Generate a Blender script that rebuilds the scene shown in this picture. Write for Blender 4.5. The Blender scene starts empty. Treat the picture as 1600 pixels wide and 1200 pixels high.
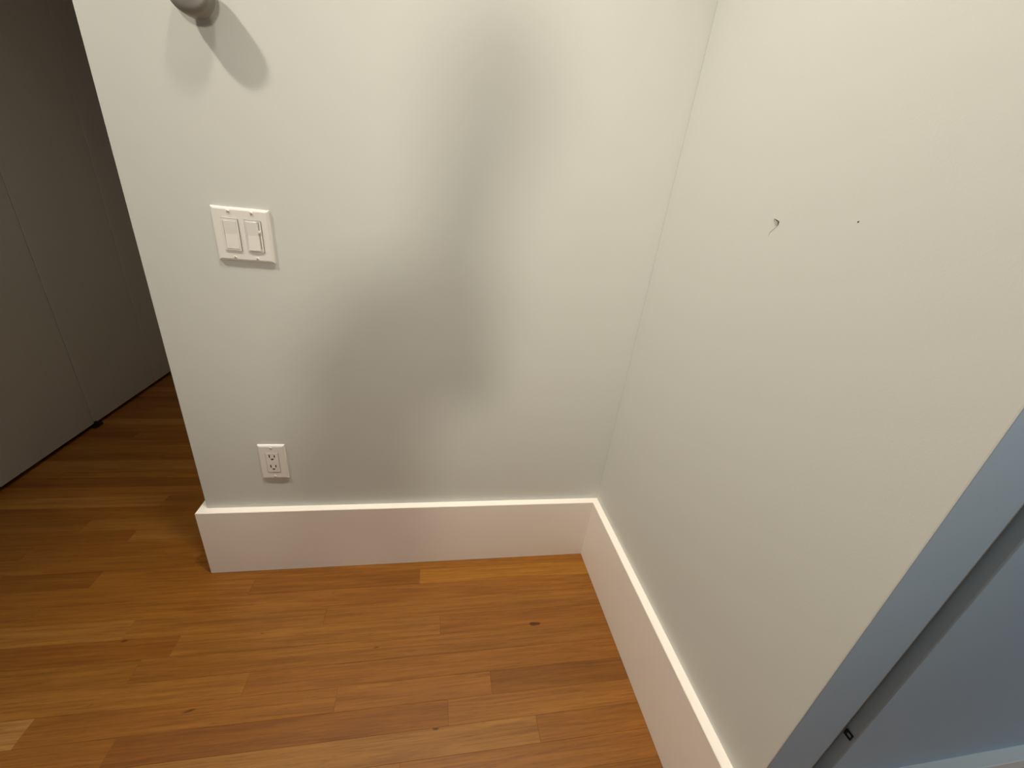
import bpy, bmesh, math, random
from mathutils import Vector, Matrix

# ------------------------------------------------------------------ camera
sc = bpy.context.scene
COL = sc.collection
F_PX, YAW, PITCH, ROLL = 638.19, 0.2072, -0.43, 0.1154
CAM = Vector((-0.5686, -1.0517, 1.1647))
fw = Vector((math.sin(YAW)*math.cos(PITCH), math.cos(YAW)*math.cos(PITCH), math.sin(PITCH)))
r0 = Vector((math.cos(YAW), -math.sin(YAW), 0)); u0 = r0.cross(fw)
rt = math.cos(ROLL)*r0 + math.sin(ROLL)*u0
up = -math.sin(ROLL)*r0 + math.cos(ROLL)*u0
CM = Matrix(((rt.x, up.x, -fw.x, CAM.x), (rt.y, up.y, -fw.y, CAM.y), (rt.z, up.z, -fw.z, CAM.z), (0, 0, 0, 1)))
cd = bpy.data.cameras.new('camera'); cd.sensor_width = 36; cd.lens = F_PX/1600*36
cd.clip_start = 0.005; cd.clip_end = 60
cam = bpy.data.objects.new('camera', cd); COL.objects.link(cam); cam.matrix_world = CM
sc.camera = cam

# ------------------------------------------------------------------ exposure, sky, lights
sc.view_settings.view_transform = 'Standard'; sc.view_settings.look = 'None'
sc.view_settings.gamma = 1; sc.view_settings.use_curve_mapping = False
sc.view_settings.exposure = -0.13

W = bpy.data.worlds.new('sky'); sc.world = W; W.use_nodes = True
bg = W.node_tree.nodes['Background']
bg.inputs[0].default_value = (0.68, 0.84, 1.0, 1); bg.inputs[1].default_value = 12.5   # overcast daylight outside the window

WARM = (1.0, 0.92, 0.78)
def downlight(name, loc, watts, radius, target=None, angle=150, blend=0.6):
    l = bpy.data.lights.new(name, 'SPOT'); l.energy = watts; l.color = WARM; l.shadow_soft_size = radius
    l.spot_size = math.radians(angle); l.spot_blend = blend
    o = bpy.data.objects.new(name, l); COL.objects.link(o); o.location = loc
    if target: o.rotation_euler = (Vector(target)-Vector(loc)).to_track_quat('-Z', 'Y').to_euler()
    return o
downlight('corner_downlight', (-0.46, -0.57, 2.95), 186, 0.11, (-0.42, -0.53, 0), 68, 1.0)
downlight('hall_downlight', (-1.78, -0.47, 2.46), 86, 0.040, (-0.95, -0.02, 1.50), 122, 1.0)
downlight('room_downlight', (-0.60, -4.2, 2.28), 225, 0.22, (-0.54, 0, 1.36), 38, 1.0)
pl = bpy.data.lights.new('window_daylight_portal', 'AREA'); pl.shape = 'RECTANGLE'; pl.size = 1.5; pl.size_y = 1.3
pl.cycles.is_portal = True
po = bpy.data.objects.new('window_daylight_portal', pl); COL.objects.link(po)
po.location = (3.32, -2.05, 1.55); po.rotation_euler = (math.radians(90), 0, math.radians(90))

# ------------------------------------------------------------------ materials
def mat(name, col, rough=0.5, metal=0.0, spec=0.5, bump=0.0, bscale=300, coat=0.0):
    m = bpy.data.materials.new(name); m.use_nodes = True
    nt = m.node_tree; b = nt.nodes['Principled BSDF']
    b.inputs['Base Color'].default_value = (*col, 1); b.inputs['Roughness'].default_value = rough
    b.inputs['Metallic'].default_value = metal; b.inputs['Specular IOR Level'].default_value = spec
    b.inputs['Coat Weight'].default_value = coat
    if bump:
        tc = nt.nodes.new('ShaderNodeTexCoord'); n = nt.nodes.new('ShaderNodeTexNoise')
        n.inputs['Scale'].default_value = bscale; n.inputs['Detail'].default_value = 3
        bp = nt.nodes.new('ShaderNodeBump'); bp.inputs['Strength'].default_value = bump; bp.inputs['Distance'].default_value = 0.001
        nt.links.new(tc.outputs['Object'], n.inputs['Vector']); nt.links.new(n.outputs['Fac'], bp.inputs['Height'])
        nt.links.new(bp.outputs['Normal'], b.inputs['Normal'])
    return m
M = {}
M['wall'] = mat('wall_paint', (0.645, 0.648, 0.612), 0.55, spec=0.35, bump=0.12, bscale=260)
M['trim'] = mat('trim_paint', (0.93, 0.865, 0.79), 0.34, spec=0.45, bump=0.05, bscale=60)
M['passage'] = mat('passage_cool_light_tint', (0.46, 0.56, 0.645), 0.55, spec=0.35, bump=0.12, bscale=260)  # blue-grey tint carries the cool dim light of the passage
M['ceiling'] = mat('ceiling_paint', (0.80, 0.79, 0.77), 0.8)
M['closet'] = mat('closet_door_paint', (0.55, 0.53, 0.47), 0.5, bump=0.05, bscale=120)
M['plate'] = mat('white_plastic', (0.83, 0.80, 0.76), 0.28)
M['rocker'] = mat('white_rocker_plastic', (0.82, 0.79, 0.75), 0.24)
M['slot'] = mat('dark_slot', (0.012, 0.010, 0.009), 0.6)
M['screw'] = mat('painted_screw', (0.80, 0.77, 0.73), 0.3)
M['black'] = mat('black_metal', (0.012, 0.012, 0.013), 0.45, 0.3)
M['steel'] = mat('brushed_steel', (0.27, 0.25, 0.22), 0.42, 0.4)
M['steel_dark'] = mat('dark_steel', (0.20, 0.18, 0.16), 0.45, 0.6)
M['sub'] = mat('subfloor', (0.05, 0.03, 0.02), 0.9)
M['scuff'] = mat('scuff_mark', (0.045, 0.035, 0.028), 0.8)
M['scuff_pale'] = mat('scuff_mark_faint', (0.56, 0.54, 0.49), 0.7)
M['putty'] = mat('door_edge_paint', (0.50, 0.47, 0.43), 0.5)
def pane():
    m = bpy.data.materials.new('window_glass'); m.use_nodes = True; nt = m.node_tree
    out = nt.nodes['Material Output']; nt.nodes.remove(nt.nodes['Principled BSDF'])
    t = nt.nodes.new('ShaderNodeBsdfTransparent'); t.inputs[0].default_value = (.96, .98, .97, 1)
    g = nt.nodes.new('ShaderNodeBsdfGlossy'); g.inputs['Roughness'].default_value = .02
    f = nt.nodes.new('ShaderNodeFresnel'); f.inputs[0].default_value = 1.45; mx = nt.nodes.new('ShaderNodeMixShader')
    nt.links.new(f.outputs[0], mx.inputs[0]); nt.links.new(t.outputs[0], mx.inputs[1]); nt.links.new(g.outputs[0], mx.inputs[2]); nt.links.new(mx.outputs[0], out.inputs[0])
    return m
M['glass'] = pane()
M['cloth_dark'] = mat('dark_cloth', (0.05, 0.052, 0.06), 0.9)
M['cloth_jeans'] = mat('denim', (0.035, 0.045, 0.075), 0.9)
M['skin'] = mat('skin', (0.50, 0.32, 0.23), 0.5)
M['shoe'] = mat('shoe_leather', (0.03, 0.028, 0.026), 0.5)
M['hair'] = mat('dark_hair', (0.03, 0.022, 0.016), 0.6)
M['eye'] = mat('dark_eye', (0.05, 0.035, 0.03), 0.2)
M['lip'] = mat('lip', (0.36, 0.17, 0.14), 0.5)
M['phone'] = mat('phone_body', (0.03, 0.03, 0.035), 0.25)

def wood():
    m = bpy.data.materials.new('oak_plank'); m.use_nodes = True
    nt = m.node_tree; N = nt.nodes.new; L = nt.links.new
    b = nt.nodes['Principled BSDF']; b.inputs['Roughness'].default_value = 0.36; b.inputs['Specular IOR Level'].default_value = 0.42
    tc = N('ShaderNodeTexCoord'); oi = N('ShaderNodeObjectInfo')
    rnd = N('ShaderNodeVectorMath'); rnd.operation = 'SCALE'; rnd.inputs[0].default_value = (37.0, 19.0, 11.0); L(oi.outputs['Random'], rnd.inputs['Scale'])
    add = N('ShaderNodeVectorMath'); add.operation = 'ADD'; L(tc.outputs['Object'], add.inputs[0]); L(rnd.outputs[0], add.inputs[1])
    def noise(scale3, detail, dist=0.0, rough=0.55):
        mp = N('ShaderNodeMapping'); mp.inputs['Scale'].default_value = scale3; L(add.outputs[0], mp.inputs['Vector'])
        n = N('ShaderNodeTexNoise'); n.inputs['Scale'].default_value = 1; n.inputs['Detail'].default_value = detail
        n.inputs['Distortion'].default_value = dist; n.inputs['Roughness'].default_value = rough; L(mp.outputs[0], n.inputs['Vector']); return n
    broad = noise((2.2, 26, 26), 2, 0.6)       # slow bands along the plank
    grain = noise((4.5, 150, 150), 5, 0.9, .62)   # fine grain
    pore = noise((28, 620, 620), 2)            # pores
    fleck = noise((10, 34, 34), 2)             # mineral streaks and pin knots
    def ramp(src, a, c0, bb, c1):
        r = N('ShaderNodeValToRGB'); L(src, r.inputs[0]); e = r.color_ramp.elements
        e[0].position = a; e[0].color = (*c0, 1); e[1].position = bb; e[1].color = (*c1, 1); return r
    rb = ramp(broad.outputs['Fac'], .30, (.86, .82, .78), .72, (1.10, 1.12, 1.14))
    rg = ramp(grain.outputs['Fac'], .34, (.76, .70, .64), .62, (1.10, 1.11, 1.13))
    rp = ramp(pore.outputs['Fac'], .30, (.80, .76, .72), .46, (1, 1, 1))
    rf = ramp(fleck.outputs['Fac'], .222, (.34, .27, .22), .25, (1, 1, 1))
    cur = oi.outputs['Color']
    for r in (rb, rg, rp, rf):
        mx = N('ShaderNodeMix'); mx.data_type = 'RGBA'; mx.blend_type = 'MULTIPLY'; mx.inputs[0].default_value = 1
        L(cur, mx.inputs[6]); L(r.outputs[0], mx.inputs[7]); cur = mx.outputs[2]
    L(cur, b.inputs['Base Color'])
    bp = N('ShaderNodeBump'); bp.inputs['Strength'].default_value = .10; bp.inputs['Distance'].default_value = .0006
    L(grain.outputs['Fac'], bp.inputs['Height']); L(bp.outputs[0], b.inputs['Normal'])
    return m
M['wood'] = wood()

# ------------------------------------------------------------------ mesh helpers
def add_box(bm, lo, hi, bevel=0.0, seg=1):
    lo = Vector(lo); hi = Vector(hi)
    r = bmesh.ops.create_cube(bm, size=1, matrix=Matrix.Translation((lo+hi)/2) @ Matrix.Diagonal((*(hi-lo), 1)))
    if bevel:
        es = list({e for v in r['verts'] for e in v.link_edges})
        bmesh.ops.bevel(bm, geom=es, offset=bevel, segments=seg, affect='EDGES', profile=.5)
def add_lathe(bm, prof, n=40, axis='y'):
    """profile (radius, depth): spun about -Y"""
    rings = []
    for r, d in prof:
        if r < 1e-6: rings.append([bm.verts.new((0, -d, 0))]); continue
        rings.append([bm.verts.new((r*math.cos(2*math.pi*i/n), -d, r*math.sin(2*math.pi*i/n))) for i in range(n)])
    for a, b in zip(rings, rings[1:]):
        for i in range(n):
            j = (i+1) % n
            if len(b) == 1: bm.faces.new((a[i], a[j], b[0]))
            elif len(a) == 1: bm.faces.new((b[j], b[i], a[0]))
            else: bm.faces.new((a[i], a[j], b[j], b[i]))
    bmesh.ops.recalc_face_normals(bm, faces=bm.faces)
def add_prism(bm, poly, a, b, axis):
    """closed polygon extruded between a and b along an axis ('x': poly=(y,z), 'y': poly=(x,z), 'z': poly=(x,y)); a, b may be per-vertex lists"""
    n = len(poly)
    A = a if isinstance(a, (list, tuple)) else [a]*n
    B = b if isinstance(b, (list, tuple)) else [b]*n
    P = (lambda t, q: (t, q[0], q[1])) if axis == 'x' else (lambda t, q: (q[0], t, q[1])) if axis == 'y' else (lambda t, q: (q[0], q[1], t))
    va = [bm.verts.new(P(A[i], poly[i])) for i in range(n)]; vb = [bm.verts.new(P(B[i], poly[i])) for i in range(n)]
    bm.faces.new(va); bm.faces.new(vb[::-1])
    for i in range(n): bm.faces.new((va[i], vb[i], vb[(i+1) % n], va[(i+1) % n]))
    bmesh.ops.recalc_face_normals(bm, faces=bm.faces)
def add_tube(bm, pts, rad, n=8):
    pts = [Vector(p) for p in pts]; rings = []
    for i, p in enumerate(pts):
        t = (pts[min(i+1, len(pts)-1)]-pts[max(i-1, 0)]).normalized()
        a = t.orthogonal().normalized() if i == 0 else (prev - t*prev.dot(t)).normalized(); prev = a
        b = t.cross(a); R = rad[i] if isinstance(rad, (list, tuple)) else rad
        rings.append([bm.verts.new(p+R*(math.cos(2*math.pi*k/n)*a+math.sin(2*math.pi*k/n)*b)) for k in range(n)])
    for A, B in zip(rings, rings[1:]):
        for k in range(n): bm.faces.new((A[k], A[(k+1) % n], B[(k+1) % n], B[k]))
    bm.faces.new(rings[0][::-1]); bm.faces.new(rings[-1])
    bmesh.ops.recalc_face_normals(bm, faces=bm.faces)
def obj(name, bm, m, parent=None, loc=None, smooth=False):
    me = bpy.data.meshes.new(name); bm.to_mesh(me); bm.free(); me.materials.append(M[m] if isinstance(m, str) else m)
    if smooth:
        for p in me.polygons: p.use_smooth = True
    o = bpy.data.objects.new(name, me); COL.objects.link(o)
    if parent: o.parent = parent
    if loc: o.location = loc
    return o
def boxo(name, lo, hi, m, parent=None, bevel=0.0, seg=1, loc=None):
    bm = bmesh.new(); add_box(bm, lo, hi, bevel, seg); return obj(name, bm, m, parent, loc)
def struct(o, label=None, cat=None):
    o['kind'] = 'structure'
    if label: o['label'] = label
    if cat: o['category'] = cat
    return o
def empty(name, loc):
    o = bpy.data.objects.new(name, None); COL.objects.link(o); o.location = loc; o.empty_display_size = .05; return o
def tag(o, label, cat, group=None):
    o['label'] = label; o['category'] = cat
    if group: o['group'] = group
    return o

# ------------------------------------------------------------------ structure
XL = -1.2144          # free end of the back wall
H, T = 0.2415, 0.0218 # baseboard height and thickness
YE = -0.7845          # end of the right-hand wing wall
CEIL = 3.0
XC = -2.10            # closet door faces
X1, Y0, Y1 = 3.3, -6.5, 2.6

wall = lambda n, lo, hi, lab, m='wall', bev=0.0: struct(boxo(n, lo, hi, m, None, bev, 2), lab, 'wall')
wall('wall_back', (XL, 0, 0), (X1, Y1, CEIL), 'pale greige painted wall carrying the switch plate and the outlet', bev=.0022)
bmw = bmesh.new(); add_box(bmw, (0, YE, 0), (0.105, 0, CEIL), .002, 2)
wr = struct(obj('wall_right', bmw, 'wall'), 'pale greige painted wall on the right, ending at an outside corner', 'wall')
# wing wall end takes the passage tint, cool dim light put into colour
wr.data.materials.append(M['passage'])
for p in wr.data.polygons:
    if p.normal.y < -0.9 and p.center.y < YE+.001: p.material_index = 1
wall('wall_passage', (0.155, YE, 0), (X1, YE+.18, CEIL), 'passage wall beyond the slot, cool light put into its blue-grey colour', 'passage', .002)
wall('wall_left', (XC-.65, Y0, 0), (XC-.6, Y1, CEIL), 'wall behind the closet doors on the left')
wall('wall_closet_side', (XC-.6, Y0, 0), (XC, -.52, CEIL), 'painted wall beside the closet doors')
wall('wall_corridor', (XC-.65, Y1, 0), (X1+.05, Y1+.1, CEIL), 'wall closing the corridor behind the closet')
wall('wall_rear', (XC-.65, Y0-.1, 0), (X1+.05, Y0, CEIL), 'wall behind the camera')
wall('wall_header', (XC, 0.0, 2.15), (XL, Y1, CEIL), 'dropped header above the corridor opening')
wall('wall_closet_header', (XC-.05, -.52, 2.13), (XC, Y1, CEIL), 'painted strip above the closet doors')
# far wall of the passage room with its window
bm = bmesh.new()
add_box(bm, (X1, Y0, 0), (X1+.12, -2.8, CEIL)); add_box(bm, (X1, -1.3, 0), (X1+.12, YE+.2, CEIL))
add_box(bm, (X1, -2.8, 0), (X1+.12, -1.3, .9)); add_box(bm, (X1, -2.8, 2.2), (X1+.12, -1.3, CEIL))
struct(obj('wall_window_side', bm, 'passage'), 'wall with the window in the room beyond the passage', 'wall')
w1 = struct(boxo('window_1', (X1+.055, -2.8, .9), (X1+.061, -1.3, 2.2), 'glass'), 'window pane letting cool daylight into the next room', 'window')
bm = bmesh.new()
for lo, hi in (((-2.8, .9), (-2.75, 2.2)), ((-1.35, .9), (-1.3, 2.2)), ((-2.75, .9), (-1.35, .95)), ((-2.75, 2.15), (-1.35, 2.2)), ((-2.75, 1.53), (-1.35, 1.57))):
    add_box(bm, (X1+.03, lo[0], lo[1]), (X1+.09, hi[0], hi[1]))
obj('window_frame', bm, 'trim', w1)
struct(boxo('ceiling', (XC-.65, Y0, CEIL), (X1+.12, Y1, CEIL+.1), 'ceiling'), 'flat white ceiling', 'ceiling')

# baseboards (square edge, small eased corner, mitred at the corners)
def bb_profile(h=H, t=T, e=.0016):
    return [(0, .001), (t, .001), (t, h-e), (t-e, h), (0, h)]
pr = bb_profile()
bm = bmesh.new()   # back: profile in (y,z) with y = -d
add_prism(bm, [(-d, z) for d, z in pr], [XL-d for d, z in pr], [-d for d, z in pr], 'x')
struct(obj('baseboard_back', bm, 'trim'), 'tall white square-edged baseboard under the outlet', 'baseboard')
bm = bmesh.new()   # right: profile in (x,z), wraps the outside corner at YE
add_prism(bm, [(-d, z) for d, z in pr], [YE-d for d, z in pr], [-d for d, z in pr], 'y')
struct(obj('baseboard_right', bm, 'trim'), 'tall white baseboard running along the right wall towards the camera', 'baseboard')
bm = bmesh.new()
add_prism(bm, [(XL-d, z) for d, z in pr], [-d for d, z in pr], [Y1 for d, z in pr], 'y')
struct(obj('baseboard_left', bm, 'trim'), 'white baseboard turning the free end of the back wall', 'baseboard')
bm = bmesh.new()
add_prism(bm, [(YE-d, z) for d, z in pr], [-d for d, z in pr], [0.105 for d, z in pr], 'x')
struct(obj('baseboard_wall_end', bm, 'trim'), 'white baseboard across the end of the right wall', 'baseboard')
bm = bmesh.new()
add_prism(bm, [(YE-d, z) for d, z in pr], 0.155, X1, 'x')
struct(obj('baseboard_passage', bm, 'trim'), 'white baseboard of the cool-tinted passage wall', 'baseboard')

# pocket door standing in its slot, with a black catch on the jamb
d1 = struct(boxo('door_1', (0.1125, YE+.016, .012), (0.1475, YE+.75, 2.1), 'putty', None, .0015), 'grey edge of a pocket door in its narrow wall slot', 'door')
bm = bmesh.new()
for lo, hi in (((-.006, .0040), (.0065, .0066)), ((-.006, -.0066), (.0065, -.0040)), ((.0025, -.0066), (.0065, .0066)), ((-.006, -.0066), (-.0042, .0066))):
    add_box(bm, (-.0028, lo[0], lo[1]), (0, hi[0], hi[1]), .0005)
add_box(bm, (-.0045, .003, -.005), (-.002, .006, .008), .0005)
tag(obj('door_catch', bm, 'black', None, (.155, -.7745, .3815)), 'tiny black metal catch inside the dark pocket door slot', 'catch')

# closet doors: flush bifold panels with a gap over the floor
cy = [-.51, -.055, .395, .845, 1.298, 1.75, 2.2, 2.59]
for i in range(len(cy)-1):
    d = boxo('door_%d' % (i+2), (XC-.034, cy[i]+.0014, .016), (XC, cy[i+1]-.0014, 2.125), 'closet', None, .0012)
    struct(d, 'flush grey-white closet door panel on the left' if i != 2 else 'nearest flush grey-white closet door panel, left of the seam', 'door')
bm = bmesh.new()
add_box(bm, (-.016, -.022, 0), (.010, .024, .006), .001)
add_box(bm, (-.012, -.008, .005), (.012, .018, .017), .0015)
add_box(bm, (-.006, -.004, .016), (.006, .008, .024), .001)
tag(obj('floor_pivot', bm, 'black', None, (XC+.006, .848, .0003)), 'small black pivot bracket on the floor below the closet door seam', 'bracket')

# ------------------------------------------------------------------ floor of single oak planks
fl = struct(boxo('floor', (XC-.65, Y0, -.10), (X1+.12, Y1, -.0145), 'sub'), 'warm brown oak strip floor with boards parallel to the back wall', 'floor')
PW = 0.05725; YB = -0.0505
TONE = {'d': (.220, .079, .0080), 'm': (.250, .095, .0108), 'n': (.266, .105, .0135), 'l': (.294, .124, .020), 'p': (.355, .176, .046), 'o': (.292, .120, .0122), 'k': (.190, .065, .0055)}
# rows by index k: the board between YB - k*PW and YB - (k+1)*PW; joints from left to right with tones between them
ROWS = {
 -1: ([-1.543], 'dm'), 0: ([-1.10, -.598], 'mdo'), 1: ([-1.62], 'mm'), 2: ([-1.36, -.863], 'lnn'), 3: ([-1.22, -.532], 'dnm'),
 4: ([-1.28], 'mm'), 5: ([-1.75, -1.008], 'mnm'), 6: ([-1.423, -.785, -.400], 'pmnd'), 7: ([-1.231, -.513], 'mdn'),
 8: ([-1.66, -.297], 'mlm'), 9: ([-1.10, -.62], 'nmm'), -2: ([-1.30], 'mm'), -3: ([-1.80], 'dm'), -4: ([-1.551], 'dl'), -5: ([-1.72], 'mn'),
 -6: ([-1.45], 'dm'), -7: ([-1.546], 'lm'), -8: ([-1.30], 'mm'), -9: ([-1.25], 'dd'), -10: ([-1.98], 'mn'), -11: ([-1.4], 'll'),
 -12: ([-1.7], 'dd'), -13: ([-1.35], 'mm'), -14: ([-1.5], 'dd'), -15: ([-1.9], 'kd'), -16: ([-1.3], 'dd'), -17: ([-1.3], 'll'),
 -18: ([-1.6], 'dk'), -19: ([-1.5], 'md'), -20: ([-1.8], 'dm'), -21: ([-1.4], 'kd')}
rng = random.Random(4)
def plank(bm, x0, x1, ya, yb):
    g = .00008
    z0, z1, e = -.0145, 0.0, .00035
    lo = (x0+g, yb+g); hi = (x1-g, ya-g)
    v = [bm.verts.new(c) for c in ((lo[0], lo[1], z0), (hi[0], lo[1], z0), (hi[0], hi[1], z0), (lo[0], hi[1], z0),
         (lo[0], lo[1], z1-e), (hi[0], lo[1], z1-e), (hi[0], hi[1], z1-e), (lo[0], hi[1], z1-e),
         (lo[0]+e, lo[1]+e, z1), (hi[0]-e, lo[1]+e, z1), (hi[0]-e, hi[1]-e, z1), (lo[0]+e, hi[1]-e, z1))]
    for a in ((8, 9, 10, 11), (0, 1, 5, 4), (1, 2, 6, 5), (2, 3, 7, 6), (3, 0, 4, 7), (4, 5, 9, 8), (5, 6, 10, 9), (6, 7, 11, 10), (7, 4, 8, 11), (3, 2, 1, 0)):
        bm.faces.new([v[i] for i in a])
rest = bmesh.new()
k0, k1 = -int((Y1-YB)/PW)-1, int((YB-Y0)/PW)+1
for k in range(k0, k1):
    ya, yb = min(YB-k*PW, Y1), max(YB-(k+1)*PW, Y0)
    if k <= -2: xr = XL
    else: xr = 0.0
    if -27 <= k <= 11:
        if k in ROWS: js, ts = ROWS[k]
        else:
            js = [rng.uniform(-1.9, -1.3), rng.uniform(-.9, -.2)] if xr == 0 else [rng.uniform(-1.95, -1.4)]
            ts = ''.join(rng.choice('dmmnld') for _ in range(len(js)+1))
        js = [j for j in js if j < xr-.03]; xs = [XC-.55] + js + [xr]
        for i in range(len(xs)-1):
            bm = bmesh.new(); cx, cyy = (xs[i]+xs[i+1])/2, (ya+yb)/2
            plank(bm, xs[i]-cx, xs[i+1]-cx, ya-cyy, yb-cyy)
            o = obj('plank', bm, 'wood', fl, (cx, cyy, 0))
            c = TONE[ts[i]]; j = rng.uniform(.93, 1.07); h = rng.uniform(.97, 1.03)
            o.color = (c[0]*j, c[1]*j*h, c[2]*j*h*h, 1)
        if k > -1 and yb < YE: plank(rest, 0.0, X1, ya, yb)
    else:
        x = XC-.55; xe = XL if k < 0 else (X1 if yb < YE else 0)
        while x < xe-.05:
            n = min(xe, x+rng.uniform(.5, 1.3)); plank(rest, x, n, ya, yb); x = n
ro = obj('planks_out_of_view', rest, 'wood', fl); ro.name = 'plank_field'; ro['kind'] = 'stuff'; ro.color = (.45, .22, .075, 1)

# ------------------------------------------------------------------ wall plates
def plate_mesh(w, h, d=.0062):
    """wall plate with a sloped rim and openings hidden by the inserts"""
    bm = bmesh.new(); s = .0042
    def ring(dx, y): return [bm.verts.new((x*(w/2-dx), -y, z*(h/2-dx))) for x, z in ((-1, -1), (1, -1), (1, 1), (-1, 1))]
    rr = [ring(0, 0), ring(.0002, .0022), ring(.0012, .0044), ring(s, d-.0004), ring(s+.0012, d)]
    for a, b in zip(rr, rr[1:]):
        for i in range(4): bm.faces.new((a[i], a[(i+1) % 4], b[(i+1) % 4], b[i]))
    bm.faces.new(rr[-1]); bm.faces.new(rr[0][::-1])
    bmesh.ops.recalc_face_normals(bm, faces=bm.faces)
    return bm
def screw(parent, x, z, d, ang):
    bm = bmesh.new(); add_lathe(bm, [(.0034, -.001), (.0034, .0006), (.0024, .0013), (0, .0016)], 18)
    s = obj('screw', bm, 'screw', parent, (x, -d, z), True)
    bm = bmesh.new(); add_box(bm, (-.0028, -.0018, -.00045), (.0028, -.0009, .00045))
    sl = obj('screw_slot', bm, 'slot', s); sl.rotation_euler = (0, ang, 0); sl.data.materials[0] = M['steel_dark']
PD = .0062
def frame_mesh(w, h, t, d0, d1):
    bm = bmesh.new()
    for lo, hi in (((-w/2, -h/2), (-w/2+t, h/2)), ((w/2-t, -h/2), (w/2, h/2)), ((-w/2+t, -h/2), (w/2-t, -h/2+t)), ((-w/2+t, h/2-t), (w/2-t, h/2))):
        add_box(bm, (lo[0], -d1, lo[1]), (hi[0], -d0, hi[1]))
    return bm
def rocker_mesh(w, h, d, tilt, kink=.0008):
    """paddle with a shallow hollow: two planes meeting at a crease, both ends proud"""
    bm = bmesh.new()
    prof = [(0, -h/2), (-(d+tilt), -h/2), (-d, .0015), (-(d+tilt*.9), h/2), (0, h/2)]
    add_prism(bm, [(y, z) for y, z in prof], -w/2, w/2, 'x')
    es = [e for e in bm.edges if len(e.link_faces) == 2 and e.calc_face_angle(0) > .9]
    bmesh.ops.bevel(bm, geom=es, offset=.0005, segments=1, affect='EDGES')
    return bm

sw = tag(empty('light_switch', (-0.9956, 0, 1.0211)), 'white double switch plate with a rocker switch and a rocker dimmer', 'light switch')
obj('cover_plate', plate_mesh(.116, .114), 'plate', sw)
for x in (-.023, .023):
    screw(sw, x, .0484, PD, .35 if x < 0 else .9); screw(sw, x, -.0484, PD, 1.45 if x < 0 else 1.3)
# left: plain rocker
g = boxo('switch_gap', (-.0172, -PD-.0002, -.0338), (.0172, -PD+.002, .0338), 'slot', sw, loc=(-.023, 0, 0))
fr = obj('switch_frame', frame_mesh(.0326, .0662, .0030, PD-.002, PD+.0022), 'rocker', sw, (-.023, 0, 0))
obj('rocker', rocker_mesh(.0258, .0594, PD+.0016, .0012), 'rocker', sw, (-.023, 0, 0))
# right: rocker with a dimmer slide on its right side
boxo('switch_gap', (-.0172, -PD-.0002, -.0338), (.0172, -PD+.002, .0338), 'slot', sw, loc=(.023, 0, 0))
obj('switch_frame', frame_mesh(.0326, .0662, .0022, PD-.002, PD+.0016), 'rocker', sw, (.023, 0, 0))
obj('rocker', rocker_mesh(.0228, .0612, PD+.0020, .0014), 'rocker', sw, (.0210, 0, 0))
ds = boxo('dimmer_track', (.0325, -PD-.0010, -.0300), (.0372, -PD, .0305), 'plate', sw)
boxo('dimmer_groove', (.0342, -PD-.0012, -.0270), (.0354, -PD-.0008, .0290), 'steel_dark', ds)
boxo('dimmer_slide', (.0330, -PD-.0034, .0075), (.0367, -PD-.0008, .0125), 'rocker', ds, .0005)

ol = tag(empty('power_outlet', (-1.0131, 0, 0.4074)), 'white duplex power outlet with a square face low on the wall above the baseboard', 'outlet')
obj('cover_plate', plate_mesh(.070, .114), 'plate', ol)
screw(ol, 0, .0484, PD, .5); screw(ol, 0, -.0484, PD, 1.4)
boxo('receptacle_gap', (-.0170, -PD-.0002, -.0336), (.0170, -PD+.002, .0336), 'slot', ol)
rc = boxo('receptacle', (-.0164, -PD-.0012, -.0330), (.0164, -PD, .0330), 'rocker', ol, .0005)
for zc in (.0175, -.0165):
    y = -PD-.0012
    boxo('blade_slot', (-.0079, y-.0002, zc-.0006), (-.0051, y+.0005, zc+.0092), 'slot', rc)
    boxo('blade_slot', (.0051, y-.0002, zc), (.0077, y+.0005, zc+.0082), 'slot', rc)
    bm = bmesh.new()
    pts = [(.0036*math.cos(a), .0032*math.sin(a)) for a in [math.pi+i*math.pi/8 for i in range(9)]]
    add_prism(bm, [(x, z+zc-.0052) for x, z in pts] + [(.0036, zc-.0040), (-.0036, zc-.0040)], y-.0002, y+.0005, 'y')
    obj('ground_hole', bm, 'slot', rc)

# ------------------------------------------------------------------ round metal coat peg at the top edge of the frame
pg = tag(empty('coat_peg', (-1.0105, 0, 1.4305)), 'round brushed grey metal coat peg on the wall above the light switch', 'coat peg')
bm = bmesh.new(); add_lathe(bm, [(0, 0), (.009, 0), (.009, .016), (0, .0165)], 40); obj('peg_stem', bm, 'steel_dark', pg, None, True)
bm = bmesh.new(); add_lathe(bm, [(0, .0150), (.0335, .0150), (.0358, .0158), (.0366, .018), (.0366, .033), (.0356, .0368), (.033, .0394), (.026, .0414), (.014, .0424), (0, .0427)], 56); obj('peg_head', bm, 'steel', pg, None, True)

# ------------------------------------------------------------------ small marks on the right wall
bm = bmesh.new()
pts = [(-.0005, -.3735, 1.1755), (-.0012, -.3790, 1.1745), (-.0014, -.3832, 1.1733), (-.0014, -.3868, 1.1717), (-.0010, -.3872, 1.1690), (-.0004, -.3862, 1.1655)]
add_tube(bm, pts, [.0003, .0007, .0009, .0010, .0006, .0002], 8)
sf = tag(obj('wall_nick', bm, 'scuff', None, None, True), 'tiny dark hooked nick in the paint of the right wall', 'nick')
bm = bmesh.new()
add_tube(bm, [(-.0001, -.3858, 1.1648), (-.0003, -.3812, 1.1605), (-.0003, -.3755, 1.155), (-.0001, -.3730, 1.1475)], [.0002, .0003, .00035, .0002], 6)
obj('faint_trail', bm, 'scuff_pale', sf)
bm = bmesh.new(); add_lathe(bm, [(0, -.0005), (.0011, -.0005), (.0012, .0003), (0, .0006)], 14)
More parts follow.
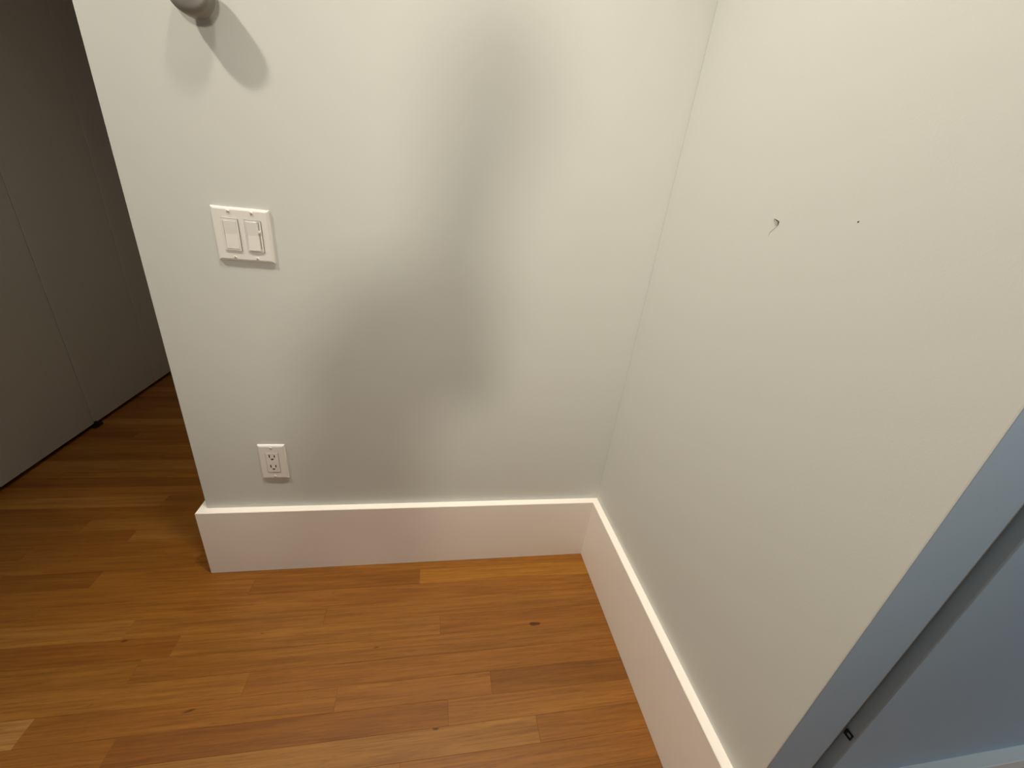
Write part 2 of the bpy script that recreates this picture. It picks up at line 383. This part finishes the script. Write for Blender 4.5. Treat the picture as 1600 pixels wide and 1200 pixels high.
nh = tag(obj('nail_head', bm, 'scuff', None, (0, -.5295, 1.1818)), 'pin-sized dark dot to the right of the hooked nick', 'nail')
nh.rotation_euler = (0, 0, math.radians(-90))

# ------------------------------------------------------------------ the photographer, just behind the camera (throws the soft shadow on the back wall)
def skin_figure(name, verts, edges, radii, m, root=0, sub=2):
    me = bpy.data.meshes.new(name); me.from_pydata([Vector(v) for v in verts], edges, []); me.materials.append(M[m])
    o = bpy.data.objects.new(name, me); COL.objects.link(o)
    o.modifiers.new('skin', 'SKIN').use_smooth_shade = True
    for i, r in enumerate(radii):
        rr = r if isinstance(r, tuple) else (r, r); me.skin_vertices[0].data[i].radius = rr
    me.skin_vertices[0].data[root].use_root = True
    s = o.modifiers.new('sub', 'SUBSURF'); s.levels = sub; s.render_levels = sub
    return o
ph_c = CAM - fw*.012                        # phone lies just behind the lens
V, E_, Rr = [], [], []
def vert(p, r, link=None):
    V.append(p); Rr.append(r); i = len(V)-1
    if link is not None: E_.append((link, i))
    return i
pel = vert((-.735, -1.44, .96), (.13, .11))
ab = vert((-.70, -1.43, 1.10), (.115, .10), pel)
ch = vert((-.63, -1.42, 1.28), (.125, .11), ab)
nk = vert((-.545, -1.41, 1.470), (.054, .056), ch)
hd0 = vert((-.525, -1.385, 1.552), (.066, .080), nk)
hd1 = vert((-.505, -1.385, 1.645), (.080, .096), hd0)
hd2 = vert((-.490, -1.395, 1.730), (.066, .078), hd1)
nose = vert((-.503, -1.268, 1.625), .010, hd1)
for s in (-1, 1):
    hip = vert((-.735+s*.09, -1.45, .89), .085, pel)
    kn = vert((-.745+s*.11, -1.42, .48), .058, hip)
    an = vert((-.75+s*.12, -1.49, .09), .042, kn)
    vert((-.75+s*.13, -1.31, .035), .034, an)
    sh = vert((-.60+(.115 if s > 0 else -.10), -1.41, 1.40 if s > 0 else 1.37), .054, ch)
    hand = ph_c - fw*.02 + rt*(s*.085) - up*.02
    el = vert((-.53 if s > 0 else -.80, -1.33, 1.14), .042, sh)
    wr_ = vert(tuple(Vector(hand) - Vector((-s*.03, .06, .05))), .026, el)
    pm = vert(tuple(Vector(hand) - fw*.012), .026, wr_)
    for q in range(4):
        a = Vector(hand) + up*(.030-.020*q) - rt*(s*.012) - fw*.004
        f1 = vert(tuple(a), .009, pm)
        vert(tuple(a - rt*(s*.024) + fw*.014*0), .008, f1)
    th = vert(tuple(Vector(hand) - fw*.018 - rt*(s*.020) + up*.026), .010, pm)
    vert(tuple(Vector(hand) - fw*.016 - rt*(s*.042) + up*.030), .009, th)
person = skin_figure('person', V, E_, Rr, 'cloth_dark', pel)
# bake the grown surface, then dress it: jeans, dark top, skin on head and hands
dg = bpy.context.evaluated_depsgraph_get()
me = bpy.data.meshes.new_from_object(person.evaluated_get(dg)); person.modifiers.clear(); person.data = me
for k_ in ('cloth_jeans', 'skin', 'shoe'): me.materials.append(M[k_])
for p in me.polygons:
    c = p.center; p.use_smooth = True
    hand_d = min((c - (ph_c - fw*.02 + rt*(q*.085))).length for q in (-1, 1))
    p.material_index = 2 if (c.z > 1.465 or hand_d < .085) else 3 if c.z < .085 else 1 if c.z < .95 else 0
tag(person, 'person in dark clothes behind the camera, seen only as the soft shadow', 'person')
def ell(name, c, r, m, parent, cut=None):
    bm = bmesh.new(); bmesh.ops.create_uvsphere(bm, u_segments=24, v_segments=16, radius=1, matrix=Matrix.Translation(c) @ Matrix.Diagonal((*r, 1)))
    if cut: bmesh.ops.bisect_plane(bm, geom=bm.verts[:]+bm.edges[:]+bm.faces[:], plane_co=cut[0], plane_no=cut[1], clear_outer=True)
    return obj(name, bm, m, parent, None, True)
ell('hair', Vector((-.500, -1.402, 1.675)), (.088, .106, .115), 'hair', person, (Vector((-.5, -1.36, 1.685)), Vector((0, .75, -.66))))
for q in (-1, 1):
    ell('eye', Vector((-.504+q*.032, -1.297, 1.652)), (.012, .010, .008), 'eye', person)
    ell('ear', Vector((-.506+q*.082, -1.390, 1.635)), (.010, .020, .030), 'skin', person)
ell('mouth', Vector((-.508, -1.300, 1.582)), (.024, .008, .006), 'lip', person)
bm = bmesh.new(); add_box(bm, (-.075, -.036, -.0042), (.075, .036, .0042), .003, 2)
phn = tag(obj('phone', bm, 'phone'), 'dark phone held sideways by the person behind the camera', 'phone')
phn.matrix_world = Matrix.Translation(ph_c - fw*.002 - rt*.055) @ CM.to_3x3().to_4x4()
